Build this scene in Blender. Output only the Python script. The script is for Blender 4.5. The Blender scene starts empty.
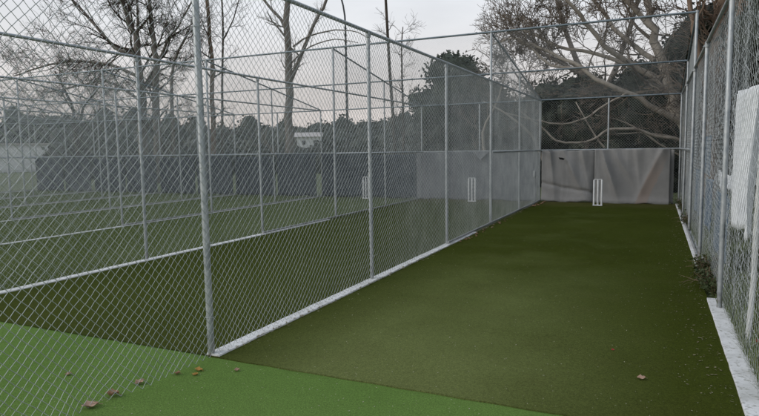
import bpy, bmesh, math, random
import numpy as np
from mathutils import Vector, Matrix, noise as mnoise
C = bpy.context.scene.collection
sc = bpy.context.scene
rnd = random.Random(7)
NR = np.random.RandomState(11)
PI = math.pi

# ------------------------------------------------------------------ helpers
class MB:
    """collects verts / faces, then becomes one mesh object"""
    def __init__(s): s.v = []; s.f = []
    def box(s, c, d, rz=0):
        n = len(s.v); m = Matrix.Rotation(rz, 3, 'Z')
        for z in (-.5, .5):
            for x, y in ((-.5, -.5), (.5, -.5), (.5, .5), (-.5, .5)):
                s.v.append(tuple(Vector(c) + m @ Vector((x*d[0], y*d[1], z*d[2]))))
        for f in ((3, 2, 1, 0), (4, 5, 6, 7), (0, 1, 5, 4), (1, 2, 6, 5), (2, 3, 7, 6), (3, 0, 4, 7)):
            s.f.append(tuple(n+i for i in f))
        return s
    def tube(s, pts, rads, n=8, cap=True):
        pts = [Vector(p) for p in pts]
        if not isinstance(rads, (list, tuple)): rads = [rads]*len(pts)
        prev = None; rings = []
        for i, p in enumerate(pts):
            t = (pts[min(i+1, len(pts)-1)] - pts[max(i-1, 0)])
            if t.length < 1e-9: t = Vector((0, 0, 1))
            t.normalize()
            if prev is None:
                a = Vector((0, 0, 1)) if abs(t.z) < .9 else Vector((1, 0, 0))
                x = t.cross(a).normalized()
            else:
                x = prev - t*prev.dot(t)
                if x.length < 1e-6: x = t.orthogonal()
                x.normalize()
            prev = x; y = t.cross(x)
            b = len(s.v); rings.append(b)
            for k in range(n):
                a = 2*PI*k/n
                s.v.append(tuple(p + (x*math.cos(a)+y*math.sin(a))*rads[i]))
        for a, b in zip(rings, rings[1:]):
            for k in range(n):
                k2 = (k+1) % n
                s.f.append((a+k, a+k2, b+k2, b+k))
        if cap:
            s.f.append(tuple(rings[0]+k for k in range(n))[::-1]); s.f.append(tuple(rings[-1]+k for k in range(n)))
        return s
    def build(s, name, mat, parent=None, smooth=True, bevel=0):
        me = bpy.data.meshes.new(name); me.from_pydata(s.v, [], s.f); me.update()
        o = link(name, me, mat, parent)
        if smooth:
            me.polygons.foreach_set('use_smooth', [True]*len(me.polygons))
            try: me.set_sharp_from_angle(angle=math.radians(40))
            except Exception: pass
        if bevel:
            b = o.modifiers.new('bevel', 'BEVEL'); b.width = bevel; b.segments = 2; b.limit_method = 'ANGLE'
        return o

def link(name, me, mat, parent=None):
    o = bpy.data.objects.new(name, me); C.objects.link(o)
    if mat and not me.materials: me.materials.append(mat)
    if parent: o.parent = parent
    return o

def np_mesh(name, V, F, smooth=False):
    V = np.ascontiguousarray(V, dtype=np.float32); F = np.ascontiguousarray(F, dtype=np.int32)
    me = bpy.data.meshes.new(name); k = F.shape[1]
    me.vertices.add(len(V)); me.vertices.foreach_set('co', V.ravel())
    me.loops.add(F.size); me.loops.foreach_set('vertex_index', F.ravel())
    me.polygons.add(len(F)); me.polygons.foreach_set('loop_start', np.arange(0, F.size, k, dtype=np.int32))
    if smooth: me.polygons.foreach_set('use_smooth', np.ones(len(F), dtype=bool))
    me.update(calc_edges=True); return me

def thing(name, label, cat, loc=(0, 0, 0), rz=0, group=None):
    o = bpy.data.objects.new(name, None); C.objects.link(o)
    o.location = loc; o.rotation_euler = (0, 0, rz); o.empty_display_size = .2
    o['label'] = label; o['category'] = cat
    if group: o['group'] = group
    return o
def tag(o, label, cat, group=None, kind=None):
    o['label'] = label; o['category'] = cat
    if group: o['group'] = group
    if kind: o['kind'] = kind
    return o
def struct(o, label=None, cat=None):
    o['kind'] = 'structure'
    if label: o['label'] = label
    if cat: o['category'] = cat
    return o

# ------------------------------------------------------------------ materials
class NT:
    def __init__(s, name):
        s.m = bpy.data.materials.new(name); s.m.use_nodes = True
        s.t = s.m.node_tree; s.b = s.t.nodes['Principled BSDF']; s.tc = s.n('ShaderNodeTexCoord')
        s.co = s.tc.outputs['Object']
    def n(s, ty, **k):
        nd = s.t.nodes.new(ty)
        for a, v in k.items(): setattr(nd, a, v)
        return nd
    def l(s, a, b): s.t.links.new(a, b)
    def noise(s, scale, detail=4, rough=.55, vec=None, stretch=None):
        nd = s.n('ShaderNodeTexNoise'); nd.inputs['Scale'].default_value = scale
        nd.inputs['Detail'].default_value = detail; nd.inputs['Roughness'].default_value = rough
        src = vec or s.co
        if stretch:
            mp = s.n('ShaderNodeMapping'); mp.inputs['Scale'].default_value = stretch
            s.l(src, mp.inputs[0]); src = mp.outputs[0]
        s.l(src, nd.inputs['Vector']); return nd.outputs['Fac']
    def ramp(s, fac, stops):
        r = s.n('ShaderNodeValToRGB'); e = r.color_ramp.elements
        while len(e) < len(stops): e.new(.5)
        for i, (p, c) in enumerate(stops):
            e[i].position = p; e[i].color = (*c, 1) if len(c) == 3 else c
        s.l(fac, r.inputs[0]); return r.outputs[0]
    def mix(s, fac, a, b, blend='MIX'):
        m = s.n('ShaderNodeMix', data_type='RGBA', blend_type=blend)
        for sock, v in ((m.inputs[0], fac), (m.inputs[6], a), (m.inputs[7], b)):
            if hasattr(v, 'links'): s.l(v, sock)
            elif isinstance(v, (int, float)): sock.default_value = v
            else: sock.default_value = (*v, 1)
        return m.outputs[2]
    def math(s, op, a, b=0.0, clamp=False):
        m = s.n('ShaderNodeMath', operation=op, use_clamp=clamp)
        for sock, v in ((m.inputs[0], a), (m.inputs[1], b)):
            if hasattr(v, 'links'): s.l(v, sock)
            else: sock.default_value = v
        return m.outputs[0]
    def rng(s, v, a, b, c=0., d=1.):
        m = s.n('ShaderNodeMapRange'); s.l(v, m.inputs[0])
        for i, x in enumerate((a, b, c, d)): m.inputs[i+1].default_value = x
        return m.outputs[0]
    def col(s, c):
        if hasattr(c, 'links'): s.l(c, s.b.inputs['Base Color'])
        else: s.b.inputs['Base Color'].default_value = (*c, 1)
    def bump(s, h, strength, dist=.01):
        b = s.n('ShaderNodeBump'); b.inputs['Strength'].default_value = strength; b.inputs['Distance'].default_value = dist
        s.l(h, b.inputs['Height']); s.l(b.outputs[0], s.b.inputs['Normal'])
    def rough(s, v):
        if hasattr(v, 'links'): s.l(v, s.b.inputs['Roughness'])
        else: s.b.inputs['Roughness'].default_value = v
    def spec(s, v): s.b.inputs['Specular IOR Level'].default_value = v

def simple(name, c1, c2, scale=6, rough=.8, metal=0, bump=0, stretch=None, detail=5):
    t = NT(name); f = t.noise(scale, detail, stretch=stretch)
    t.col(t.ramp(f, [(.3, c1), (.7, c2)])); t.rough(rough); t.b.inputs['Metallic'].default_value = metal
    if bump: t.bump(t.noise(scale*3, 6, stretch=stretch), bump)
    return t.m

M = {}
t = NT('galvanised_pipe')
f = t.noise(9, 5, .6); g = t.noise(60, 4, .6, stretch=(1, 1, .3))
c = t.ramp(f, [(.3, (.26, .29, .31)), (.52, (.39, .415, .425)), (.75, (.52, .53, .53))])
c = t.mix(t.rng(g, .58, .72), c, (.54, .55, .54))
sz = t.n('ShaderNodeSeparateXYZ'); t.l(t.co, sz.inputs[0])
c = t.mix(t.math('MULTIPLY', t.rng(sz.outputs[2], .20, .02), t.rng(t.noise(22, 5, .65), .42, .6, 0, .75)), c, (.17, .105, .065)); t.col(c)
t.b.inputs['Metallic'].default_value = .45; t.rough(t.rng(f, .3, .7, .42, .62)); t.bump(g, .15, .002); M['pipe'] = t.m
t = NT('dull_steel_rail')
c = t.ramp(t.noise(7, 5, .6), [(.3, (.12, .16, .19)), (.7, (.24, .28, .30))]); t.col(c)
t.b.inputs['Metallic'].default_value = .4; t.rough(.5); M['rail'] = t.m
t = NT('galvanised_wire')
c = t.ramp(t.noise(3, 5, .6), [(.3, (.34, .37, .37)), (.7, (.55, .57, .56))]); t.col(c)
t.b.inputs['Metallic'].default_value = .25; t.rough(.5); M['wire'] = t.m
t = NT('white_cord')
c = t.ramp(t.noise(4, 5, .6), [(.3, (.50, .54, .56)), (.7, (.74, .76, .77))]); t.col(c); t.rough(.8); M['cord'] = t.m

def turf(name, a, b, c, near_tone=None):
    t = NT(name)
    big = t.noise(.55, 3, .5, stretch=(1, .55, 1)); mid = t.noise(9, 5, .65); fine = t.noise(260, 3, .7); fine2 = t.noise(700, 2, .6)
    col = t.ramp(big, [(.28, a), (.5, b), (.75, c)])
    col = t.mix(t.rng(mid, .3, .75, 0, .38), col, tuple(x*1.45 for x in b))
    if near_tone:
        sp = t.n('ShaderNodeSeparateXYZ'); t.l(t.co, sp.inputs[0])
        q = t.math('ADD', t.rng(sp.outputs[1], 4.2, 9.5, 1, 0), t.math('MULTIPLY', t.math('SUBTRACT', t.noise(.9, 4), .5), .9))
        q = t.math('MULTIPLY', t.math('MULTIPLY', q, t.rng(sp.outputs[0], .2, -1.3, .05, 1)), t.rng(sp.outputs[0], -3.2, -2.2, .1, 1), True)
        col = t.mix(q, col, near_tone)                                    # paler pile towards the near end, fading at the lane edges
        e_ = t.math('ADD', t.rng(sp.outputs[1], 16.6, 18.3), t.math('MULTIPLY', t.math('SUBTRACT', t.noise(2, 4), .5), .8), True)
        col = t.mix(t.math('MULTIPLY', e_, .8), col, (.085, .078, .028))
    k = t.rng(fine, .32, .68, .4, 1.7); k2 = t.math('MULTIPLY', t.rng(fine2, .3, .7, .7, 1.3), t.rng(t.noise(75, 3, .6), .3, .7, .74, 1.28))
    k = t.math('MULTIPLY', k, k2)
    cc = t.n('ShaderNodeCombineColor'); [t.l(k, cc.inputs[i]) for i in range(3)]
    col = t.mix(1.0, col, cc.outputs[0], 'MULTIPLY')
    # dry grit and pale fibres caught in the pile
    vo = t.n('ShaderNodeTexVoronoi'); vo.inputs['Scale'].default_value = 34; t.l(t.co, vo.inputs['Vector'])
    rr = t.math('LESS_THAN', vo.outputs['Distance'], .085)
    sep = t.n('ShaderNodeSeparateColor'); t.l(vo.outputs['Color'], sep.inputs[0])
    rr = t.math('MULTIPLY', rr, t.math('GREATER_THAN', sep.outputs[0], .72))
    col = t.mix(t.math('MULTIPLY', rr, .55), col, (.24, .25, .15))
    t.col(col); t.rough(.95); t.spec(.04)
    t.bump(t.math('ADD', fine, t.math('MULTIPLY', mid, .8)), .6, .012)
    M[name] = t.m
turf('dark_turf', (.029, .039, .003), (.038, .049, .005), (.048, .061, .008), near_tone=(.135, .158, .052))
turf('bright_turf', (.088, .156, .032), (.112, .188, .044), (.138, .212, .058))
turf('lane_turf', (.050, .066, .018), (.062, .080, .022), (.078, .098, .032))

t = NT('white_painted_concrete')
a = t.noise(5, 6, .65); b = t.noise(30, 5, .6)
c = t.ramp(a, [(.3, (.54, .54, .52)), (.6, (.72, .72, .71))]); c = t.mix(t.rng(b, .54, .70, 0, .85), c, (.20, .19, .14)); c = t.mix(t.rng(t.noise(1.3, 5, .7), .52, .68, 0, .4), c, (.30, .30, .25))
t.col(c); t.rough(.85); t.bump(b, .4, .006); M['concrete'] = t.m

def fabric(name, a, b, stain=None):
    t = NT(name); f = t.noise(2.2, 5, .6); w = t.noise(420, 2, .6); v = t.noise(1.6, 4, .6, stretch=(3.5, 1, .5))
    c = t.ramp(f, [(.3, a), (.7, b)]); c = t.mix(t.rng(v, .55, .75, 0, .45), c, tuple(x*1.35 for x in b))
    # damp, soiled band along the foot of the sheet
    sep = t.n('ShaderNodeSeparateXYZ'); t.l(t.co, sep.inputs[0])
    c = t.mix(t.math('MULTIPLY', t.rng(sep.outputs[2], .10, .0), t.rng(t.noise(4, 4), .3, .7, .2, .8)), c, (.07, .075, .05))
    if stain:
        x0, k = stain
        d = t.math('ABSOLUTE', t.math('SUBTRACT', t.math('SUBTRACT', sep.outputs[0], x0), t.math('MULTIPLY', sep.outputs[2], k)))
        d = t.math('ADD', d, t.math('MULTIPLY', t.math('SUBTRACT', t.noise(4, 4), .5), .07))
        c = t.mix(t.math('MULTIPLY', t.rng(d, .175, .12), t.rng(sep.outputs[2], 1.5, .8)), c, (.315, .265, .235))
    t.col(c); t.rough(.8); t.spec(.25); t.bump(w, .25, .002); M[name] = t.m
fabric('grey_canvas', (.235, .232, .226), (.30, .295, .288))
fabric('grey_canvas_stained', (.235, .232, .226), (.30, .295, .288), stain=(-.37, .40))
fabric('pale_canvas', (.14, .15, .16), (.22, .23, .24))
fabric('navy_canvas', (.022, .030, .042), (.060, .072, .085))
fabric('blue_tarp', (.045, .085, .14), (.08, .135, .20))
fabric('white_tarp', (.70, .72, .76), (.84, .86, .88))

def bark(name, a, b, s=7):
    t = NT(name); f = t.noise(s, 6, .65, stretch=(1, 1, .35)); g = t.noise(s*6, 5, .6, stretch=(1, 1, .4))
    t.col(t.ramp(f, [(.3, a), (.7, b)])); t.rough(.9); t.spec(.2); t.bump(g, .6, .02); M[name] = t.m
bark('pale_bark', (.19, .165, .135), (.37, .33, .275)); bark('grey_bark', (.12, .105, .09), (.25, .225, .20)); bark('brown_bark', (.13, .088, .06), (.24, .175, .13)); bark('dark_bark', (.05, .04, .032), (.11, .09, .072)); bark('twig_bark', (.095, .075, .058), (.18, .15, .12))
def leafm(name, a, b, c, s=1.2):
    t = NT(name); f = t.noise(s, 3, .6); g = t.noise(s*14, 3, .7)
    col = t.ramp(f, [(.3, a), (.5, b), (.72, c)]); col = t.mix(t.rng(g, .35, .7, 0, .6), col, tuple(x*.5 for x in a))
    t.col(col); t.rough(.6); t.spec(.3); M[name] = t.m
leafm('evergreen_leaf', (.018, .028, .014), (.030, .045, .022), (.050, .065, .032))
leafm('dark_leaf', (.012, .017, .010), (.022, .030, .015), (.040, .046, .024))
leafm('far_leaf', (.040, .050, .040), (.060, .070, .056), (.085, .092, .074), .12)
leafm('weed_leaf', (.035, .055, .018), (.06, .08, .026), (.10, .10, .04), 5)
leafm('grass_blade', (.10, .14, .04), (.15, .19, .06), (.22, .22, .10), 1.5)
M['dry_twig'] = simple('dry_twig', (.13, .09, .055), (.26, .18, .11), 12)
M['grass_ground'] = simple('grass_ground', (.07, .095, .032), (.12, .14, .055), 2.2, .95, bump=.5)
M['hill'] = simple('hill_ground', (.035, .045, .03), (.06, .07, .045), .06, .95)
M['white_plastic'] = simple('white_plastic', (.66, .67, .66), (.80, .80, .79), 8, .45)
M['white_wall'] = simple('white_wall', (.55, .56, .56), (.70, .71, .72), 1.5, .7)
M['roof'] = simple('house_roof', (.40, .36, .33), (.55, .52, .5), 1, .7)
M['dark_roof'] = simple('dark_roof', (.10, .09, .085), (.16, .15, .14), 1, .7)
M['window'] = simple('window_glass', (.03, .035, .04), (.05, .055, .06), 2, .15)
M['steel_dark'] = simple('dark_steel', (.035, .04, .042), (.06, .065, .065), 5, .5, .4)
M['hole'] = simple('tear_shade', (.006, .006, .006), (.012, .012, .012), 20, .95)  # near black, painted shade for the inside of the canvas tear
M['red'] = simple('red_plastic', (.45, .02, .04), (.55, .04, .06), 20, .4)
M['box'] = simple('grey_plastic', (.48, .50, .50), (.58, .60, .60), 20, .5)
M['leaf1'] = simple('dead_leaf_brown', (.20, .105, .055), (.36, .21, .13), 22, .75)
M['leaf2'] = simple('dead_leaf_orange', (.34, .17, .03), (.50, .30, .07), 22, .7)
M['leaf3'] = simple('dead_leaf_pink', (.27, .165, .11), (.42, .29, .20), 22, .75)
M['grit'] = simple('pale_grit', (.30, .30, .20), (.50, .48, .34), 30, .85)
M['litter'] = simple('litter_crumb', (.11, .08, .04), (.27, .25, .15), 30, .85)

# ------------------------------------------------------------------ layout
XS = [-3.20, -7.01, -10.82, -14.63, -18.44, -22.25, -26.06]
XR = .61
LANE = 3.81
PY = [.65, 3.65, 6.65, 9.62, 12.60, 15.55, 18.50]
D, T, BY = 18.5, 12.6, 15.55
HT, HM, HTALL, HB = 3.05, 1.55, 4.07, 3.56
HOLE = .0370        # half diagonal of one diamond

# ------------------------------------------------------------------ ground
g = MB(); n = 60
pts = []
def hz(x, y):
    r = math.hypot(x, y); h = 0
    a = math.atan2(-x, y)
    if r > 90: h = min(1, (r-90)/110)**1.3*5.0*(1 + .25*math.sin(a*7+1) + .18*math.sin(a*17))*(.35+.65*max(0, min(1, (a+.2)/.5)))
    return h - .02
for i in range(n+1):
    r = 0 if i == 0 else 3*(1.105**i) + i*1.0
    for k in range(72):
        a = 2*PI*k/72; g.v.append((r*math.sin(a), r*math.cos(a), hz(r*math.sin(a), r*math.cos(a))))
for i in range(n):
    for k in range(72):
        k2 = (k+1) % 72; g.f.append((i*72+k, i*72+k2, (i+1)*72+k2, (i+1)*72+k))
gr = g.build('ground', M['grass_ground']); struct(gr, 'dull green grass ground around the cricket nets', 'ground')

def sheet(name, x0, x1, y0, y1, z, mat, sub=.5):
    nx = max(1, int((x1-x0)/sub)); ny = max(1, int((y1-y0)/sub)); m = MB()
    for j in range(ny+1):
        for i in range(nx+1):
            x = x0+(x1-x0)*i/nx; y = y0+(y1-y0)*j/ny
            m.v.append((x, y, z + (.004*mnoise.noise(Vector((x*.7, y*.7, 3))) if 0 < i < nx and 0 < j < ny else 0)))
    for j in range(ny):
        for i in range(nx):
            a = j*(nx+1)+i; m.f.append((a, a+1, a+nx+2, a+nx+1))
    return m.build(name, mat)
Y0 = 3.62
struct(sheet('artificial_turf', XS[0]+.005, .54, Y0, D+.05, .008, M['dark_turf']), 'dark olive artificial turf of the open batting lane', 'turf')
struct(sheet('approach_turf', -30, .54, -6, Y0+.06, .0, M['bright_turf'], 1.0), 'bright green artificial turf in front of the nets', 'turf')
for i in range(6):
    xa, xb = XS[i+1], XS[i]
    struct(sheet('artificial_turf', xa+.005, xb-.005, Y0, D+.05, .008, M['dark_turf'] if i == 0 else M['lane_turf']),
           'dark artificial turf of batting lane %s from the open lane' % ['second', 'third', 'fourth', 'fifth', 'sixth', 'seventh'][i], 'turf')
# raised lip where the dark turf starts
m = MB(); 
for k in range(60):
    x = XS[0] + (.54-XS[0])*k/60; x2 = XS[0] + (.54-XS[0])*(k+1)/60
    m.box(((x+x2)/2, Y0+.003*math.sin(k*.9), .005), (x2-x+.002, .012, .009))
struct(m.build('turf_edge', M['dark_turf']), 'cut edge of the dark turf', 'turf')

def strip(x0, x1, y0, y1, name='concrete_strip', top=.022, seed=0, label=None):
    r = random.Random(seed); m = MB(); ny = int((y1-y0)/.12)
    for j in range(ny+1):
        y = y0+(y1-y0)*j/ny; a = x0 + r.uniform(-.002, .002); b = x1 + r.uniform(-.004, .004)
        h = top + r.uniform(-.002, .002)
        m.v += [(a, y, -.03), (a+.004, y, h), (b-.004, y, h), (b, y, -.03)]
    for j in range(ny):
        for k in range(3):
            a = j*4+k; m.f.append((a, a+4, a+5, a+1))
    e = ny*4; m.f.append((0, 1, 2, 3)); m.f.append((e+3, e+2, e+1, e))
    return struct(m.build(name, M['concrete'], bevel=.004), label, 'kerb')
strip(XS[0]-.035, XS[0]+.095, 3.63, 11.2, seed=1, label='white concrete strip under the nearest fence')
strip(XS[1]-.05, XS[1]+.085, 1.0, 12.2, seed=2, label='white concrete strip under the second fence')
for i in (2, 3, 4, 5, 6): strip(XS[i]-.04, XS[i]+.05, 3.6, 18.4, seed=3+i, label='white concrete strip under a farther fence')
strip(.525, .69, 3.0, 7.05, seed=12, label='wide white concrete strip under the right fence near the camera')
strip(.525, .70, 8.75, 18.4, seed=13, label='white concrete strip under the far end of the right fence')

# ------------------------------------------------------------------ chain link
def chain_mesh(name, L, H, r=.0016, p=.037, warp=None, keep=None, weave=True):
    """woven wire in the plane (u along local Y, height Z); each wire is one zigzag tube"""
    K = int(L/p); J = int(H/p)+1
    k = np.arange(K)[:, None]; j = np.arange(J)[None, :]
    u = (k + (j+k) % 2)*p; z = np.broadcast_to(j*p, u.shape) + .0
    s = np.where((j+k) % 2 == 0, 1., -1.)*(1.0 if weave else 0)
    P = np.stack([s*r*1.05, u + s*0, z], -1).astype(float)
    # small per-knot irregularity
    P[..., 1] += .0022*np.sin(P[..., 1]*37+P[..., 2]*11) + .0015*np.sin(P[..., 2]*53)
    P[..., 2] += .0022*np.sin(P[..., 1]*29+1) 
    if warp is not None: P = warp(P)
    A, B = P[:, :-1], P[:, 1:]
    if keep is not None:
        mk = keep((A+B)/2); A, B = A[mk], B[mk]
    else: A, B = A.reshape(-1, 3), B.reshape(-1, 3)
    d = B - A; ln = np.linalg.norm(d, axis=1)[:, None]; d = d/ln
    X = np.array([1., 0, 0]); e1 = X - d*(d@X)[:, None]; e1 /= np.linalg.norm(e1, axis=1)[:, None]; e2 = np.cross(d, e1)
    A = A - d*r*.4; B = B + d*r*.4; rings = []
    for q in range(4):
        o_ = (e1*math.cos(q*PI/2) + e2*math.sin(q*PI/2))*r*1.12; rings += [A+o_, B+o_]
    V = np.stack(rings, 1).reshape(-1, 3); b_ = (np.arange(len(A))*8)[:, None]
    F = np.concatenate([b_+np.array([q*2, q*2+1, (q*2+3) % 8, (q*2+2) % 8]) for q in range(4)])[:, ::-1]
    return np_mesh(name, V, F, smooth=True)

def sag(seed, amp):
    a, b, c_ = seed*1.7, seed*.9, seed*2.3
    def w(P):
        y, z = P[..., 1], P[..., 2]
        P[..., 0] += amp*(np.sin(y*1.9+a)*np.sin(z*1.3+b) + .5*np.sin(y*4.3+c_+z*2))*np.sin(np.clip(z/HT, 0, 1)*PI)**.5 + amp*.35*np.sin(y*2.7+a)
        P[..., 2] += .010*np.sin(y*1.3+c_) * (1-np.clip(z/HT, 0, 1))
        return P
    return w

YA = .65                                   # fences start here
Lf = D-YA
mesh_far = chain_mesh('chain_link', Lf, HT-.02, r=.0012, warp=sag(3, .012))
gable_keep = lambda Q: Q[..., 2] < (HTALL-HT)*(1-Q[..., 1]/(D-T))-.01
mesh_gable = chain_mesh('chain_link_gable', D-T, HTALL-HT, r=.0015, keep=gable_keep)
def near_warp(P):
    P = sag(1, .012)(P)
    y = P[..., 1] + YA
    k = np.clip((3.5-y)/1.2, 0, 1)*np.clip(1-P[..., 2]/.9, 0, 1)
    P[..., 0] -= .10*k                                    # the foot of the mesh swings loose past the end post
    P[..., 0] += .05*k*np.sin(y*9)*np.clip(1-P[..., 2]/.25, 0, 1)
    return P
mesh_near = chain_mesh('chain_link_near', Lf, HT-.02, r=.0019, p=.0365, warp=near_warp)
def right_warp(P): return sag(5, .012)(P)
mesh_right = chain_mesh('chain_link_right', D-3.65, HT-.02, r=.0009, p=.052, warp=right_warp)

def post_mesh(r, h, capd=True):
    m = MB(); m.tube([(0, 0, -.05), (0, 0, h-.012), (0, 0, h)], [r, r, r*.8], 14)
    if capd:
        m.tube([(0, 0, h-.03), (0, 0, h+.004), (0, 0, h+.016)], [r+.004, r+.004, r*.4], 14)
    return m
def cached(m, name): 
    me = bpy.data.meshes.new(name); me.from_pydata(m.v, [], m.f); me.polygons.foreach_set('use_smooth', [True]*len(me.polygons)); 
    try: me.set_sharp_from_angle(angle=math.radians(40))
    except Exception: pass
    return me
ME = dict(post=cached(post_mesh(.024, HT), 'line_post'), end=cached(post_mesh(.027, HT+.02), 'end_post'), tall=cached(post_mesh(.027, HTALL), 'tall_post'), midp=cached(post_mesh(.022, HB), 'mid_post'))
def rail_bm(a, b, r, n=10): return MB().tube([a, b], r, n)
def clamp_bm(c, r, axis='z', h=.035):
    d = {'z': Vector((0, 0, h)), 'y': Vector((0, h, 0)), 'x': Vector((h, 0, 0))}[axis]
    c = Vector(c); m = MB(); m.tube([c-d/2, c+d/2], r, 12)
    o = d.cross(Vector((.3, .5, .8))).normalized(); m.tube([c+o*(r-.002), c+o*(r+.022)], .009, 6); return m

TIE = cached(MB().tube([(.034*math.cos(a), .034*math.sin(a), .002*a) for a in [i*.55 for i in range(13)]] + [(.055, .01, .03), (.06, .02, .045)], .0019, 5), 'tie_loop')
def fence(X, label, mesh, side=1, right=False, meshoff=.03):
    t = thing('chain_link_fence', label, 'fence', (X, 0, 0), group='chain link fences between the lanes')
    for y in PY:
        if right and y < 3: continue
        kind = 'end' if y == 3.65 and not right else 'tall' if y == T else 'midp' if y == BY else 'post'
        o = link('post', ME[kind], M['pipe'], t); o.location = (0, y, 0)
        o.rotation_euler = (rnd.uniform(-.003, .003), rnd.uniform(-.003, .003), 0)
    ys = 3.65 if right else YA
    rail_bm((0, ys, HT), (0, D, HT), .021).build('top_rail', M['pipe'], t)
    rail_bm((side*.03, T, HM), (side*.03, D+.0, HM), .020).build('middle_rail', M['pipe'], t)
    rail_bm((side*.028, 9.6, .045), (side*.028, D, .045), .018).build('bottom_rail', M['pipe'], t)
    rail_bm((0, T, HTALL-.03), (0, D, HT+.02), .020).build('brace_rail', M['rail'], t)
    for y in PY[1:]:
        for z in (HT-.05,):
            clamp_bm((0, y, z), .032, 'z').build('clamp', M['pipe'], t)
    w = link('wire_mesh', mesh, M['wire'], t); w.location = (meshoff*side, ys, .015)
    gmesh = link('gable_wire_mesh', mesh_gable, M['wire'], t); gmesh.location = (meshoff*side, T, HT+.005)
    if X == XS[0]:
        for y in PY[1:4]:
            for z in (.35, .9, 1.45, 2.0, 2.55):
                o = link('tie_wire', TIE, M['wire'], t); o.location = (0, y, z+rnd.uniform(-.06, .06)); o.rotation_euler = (rnd.uniform(-.2, .2), rnd.uniform(-.25, .25), rnd.uniform(-.3, .3))
    return t
names = ['tall chain link fence with the thick end post, nearest the camera on the left',
         'chain link fence on the white strip, between the second and third lanes',
         'third chain link fence counted leftwards from the open lane',
         'fourth chain link fence counted leftwards from the open lane',
         'fifth chain link fence counted leftwards from the open lane',
         'sixth chain link fence counted leftwards from the open lane',
         'farthest left chain link fence at the edge of the navy screens']
for i, X in enumerate(XS):
    fence(X, names[i], mesh_near if i == 0 else mesh_far, 1, meshoff=.045 if i == 0 else .03)
fR = fence(XR, 'chain link fence along the right side of the open lane, on the wide white strip', mesh_right, -1, right=True, meshoff=-.03)

# nylon netting bunched down the inside of the right fence
def nyl_warp(P):
    y, z = P[..., 1].copy(), P[..., 2].copy()
    P[..., 0] += .028*np.sin(y*7.3+.8*np.sin(z*1.1)) + .018*np.sin(y*17+z*.9) + .010*np.sin(y*31+z*2.2) + .006*np.sin(z*9+y*3)
    P[..., 1] += .105*np.sin(y*2*PI/.78+.5*np.sin(z*.8)) + .020*np.sin(y*19+z*.7) + .010*np.sin(z*14)
    P[..., 2] += .02*np.sin(y*5) 
    return P
nm = chain_mesh('nylon_net_sheet', D-3.9, 2.98, r=.0009, p=.080, warp=nyl_warp, weave=False)
nn = link('nylon_net', nm, M['cord']); nn.location = (XR+.11, 3.8, .03)
tag(nn, 'pale nylon netting hung in vertical folds along the right fence', 'net')

# back fence
t = thing('back_fence', 'long chain link back fence closing the far end of all the lanes', 'fence', (0, D+.035, 0))
xL = XS[-1]-.02
wm = chain_mesh('chain_link_back', (XR-xL), HT-.02, r=.0013, warp=sag(8, .01))
w = link('wire_mesh', wm, M['wire'], t); w.rotation_euler = (0, 0, -PI/2); w.location = (xL, .055, .015)
rail_bm((xL, 0, HT), (XR+.05, 0, HT), .021).build('top_rail', M['rail'], t)
rail_bm((xL, -.075, HM), (XR+.12, -.075, HM), .019).build('middle_rail', M['pipe'], t)
for X in XS:
    o = link('post', ME['post'], M['pipe'], t); o.location = (X+LANE/2+.03, .02, 0)
for X in XS+[XR]:
    clamp_bm((X, -.05, HM), .027, 'x', .05).build('clamp', M['pipe'], t)

# overhead frames and sloping roof nets, one for each lane
sl = math.atan2(HTALL-HT, D-T); Ls = math.hypot(HTALL-HT, D-T)
rm = chain_mesh('roof_chain_link', LANE-.04, Ls-.03, r=.0009, warp=lambda P: (P.__setitem__((Ellipsis, 0), P[..., 0] - .05*np.sin(P[..., 1]/LANE*PI)*np.sin(P[..., 2]/3*PI)**2) or P))
ords = ['over the open lane', 'over the second lane', 'over the third lane', 'over the fourth lane', 'over the fifth lane', 'over the sixth lane', 'over the seventh, farthest left lane']
for i in range(7):
    xa = XS[i]; xb = XR if i == 0 else XS[i-1]
    t = thing('sloping_roof_net', 'sloping chain link roof panel with steel cross rails ' + ords[i], 'roof net', (xa, T, HTALL), group='roof nets over the far ends of the lanes')
    rail_bm((.0, 0, -.02), (xb-xa, 0, -.02), .021).build('front_rail', M['rail'], t)
    rail_bm((.0, BY-T, HB-HTALL-.005), (xb-xa, BY-T, HB-HTALL-.005), .020).build('middle_rail', M['rail'], t)
    w = link('wire_mesh', rm, M['wire'], t)
    # local Y(u)->X, local Z->down slope along Y
    w.matrix_parent_inverse = Matrix.Identity(4)
    ay = Vector((1, 0, 0)); az = Vector((0, math.cos(sl), -math.sin(sl))); ax = ay.cross(az)
    w.matrix_local = Matrix(((ax.x, ay.x, az.x, .02), (ax.y, ay.y, az.y, .01), (ax.z, ay.z, az.z, .002), (0, 0, 0, 1)))
# twigs and dead leaves fallen on the roof net of the open lane
m = MB()
for k in range(130):
    u = rnd.uniform(.1, 3.7); s = min(.98, max(.03, rnd.gauss(.52, .07) if k % 2 else rnd.gauss(.9, .06)))*Ls
    z = HTALL - s*math.sin(sl) + .012; y = T + s*math.cos(sl); a = rnd.uniform(-1, 1); l = rnd.uniform(.05, .3)
    x = XS[0]+u; m.tube([(x-l*math.cos(a)/2, y-l*math.sin(a)/2*.5, z+.01), (x, y, z+.012+rnd.uniform(0, .02)), (x+l*math.cos(a)/2, y+l*math.sin(a)/2*.5, z+.02)], [.004, .004, .002], 4)
    if k % 3 == 0: m.box((x, y, z+.01), (rnd.uniform(.03, .07), rnd.uniform(.02, .05), .006), a)
tag(m.build('leaf_litter', M['dry_twig']), 'dead twigs and leaves lying on the roof net of the open lane', 'litter', kind='stuff')

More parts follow.
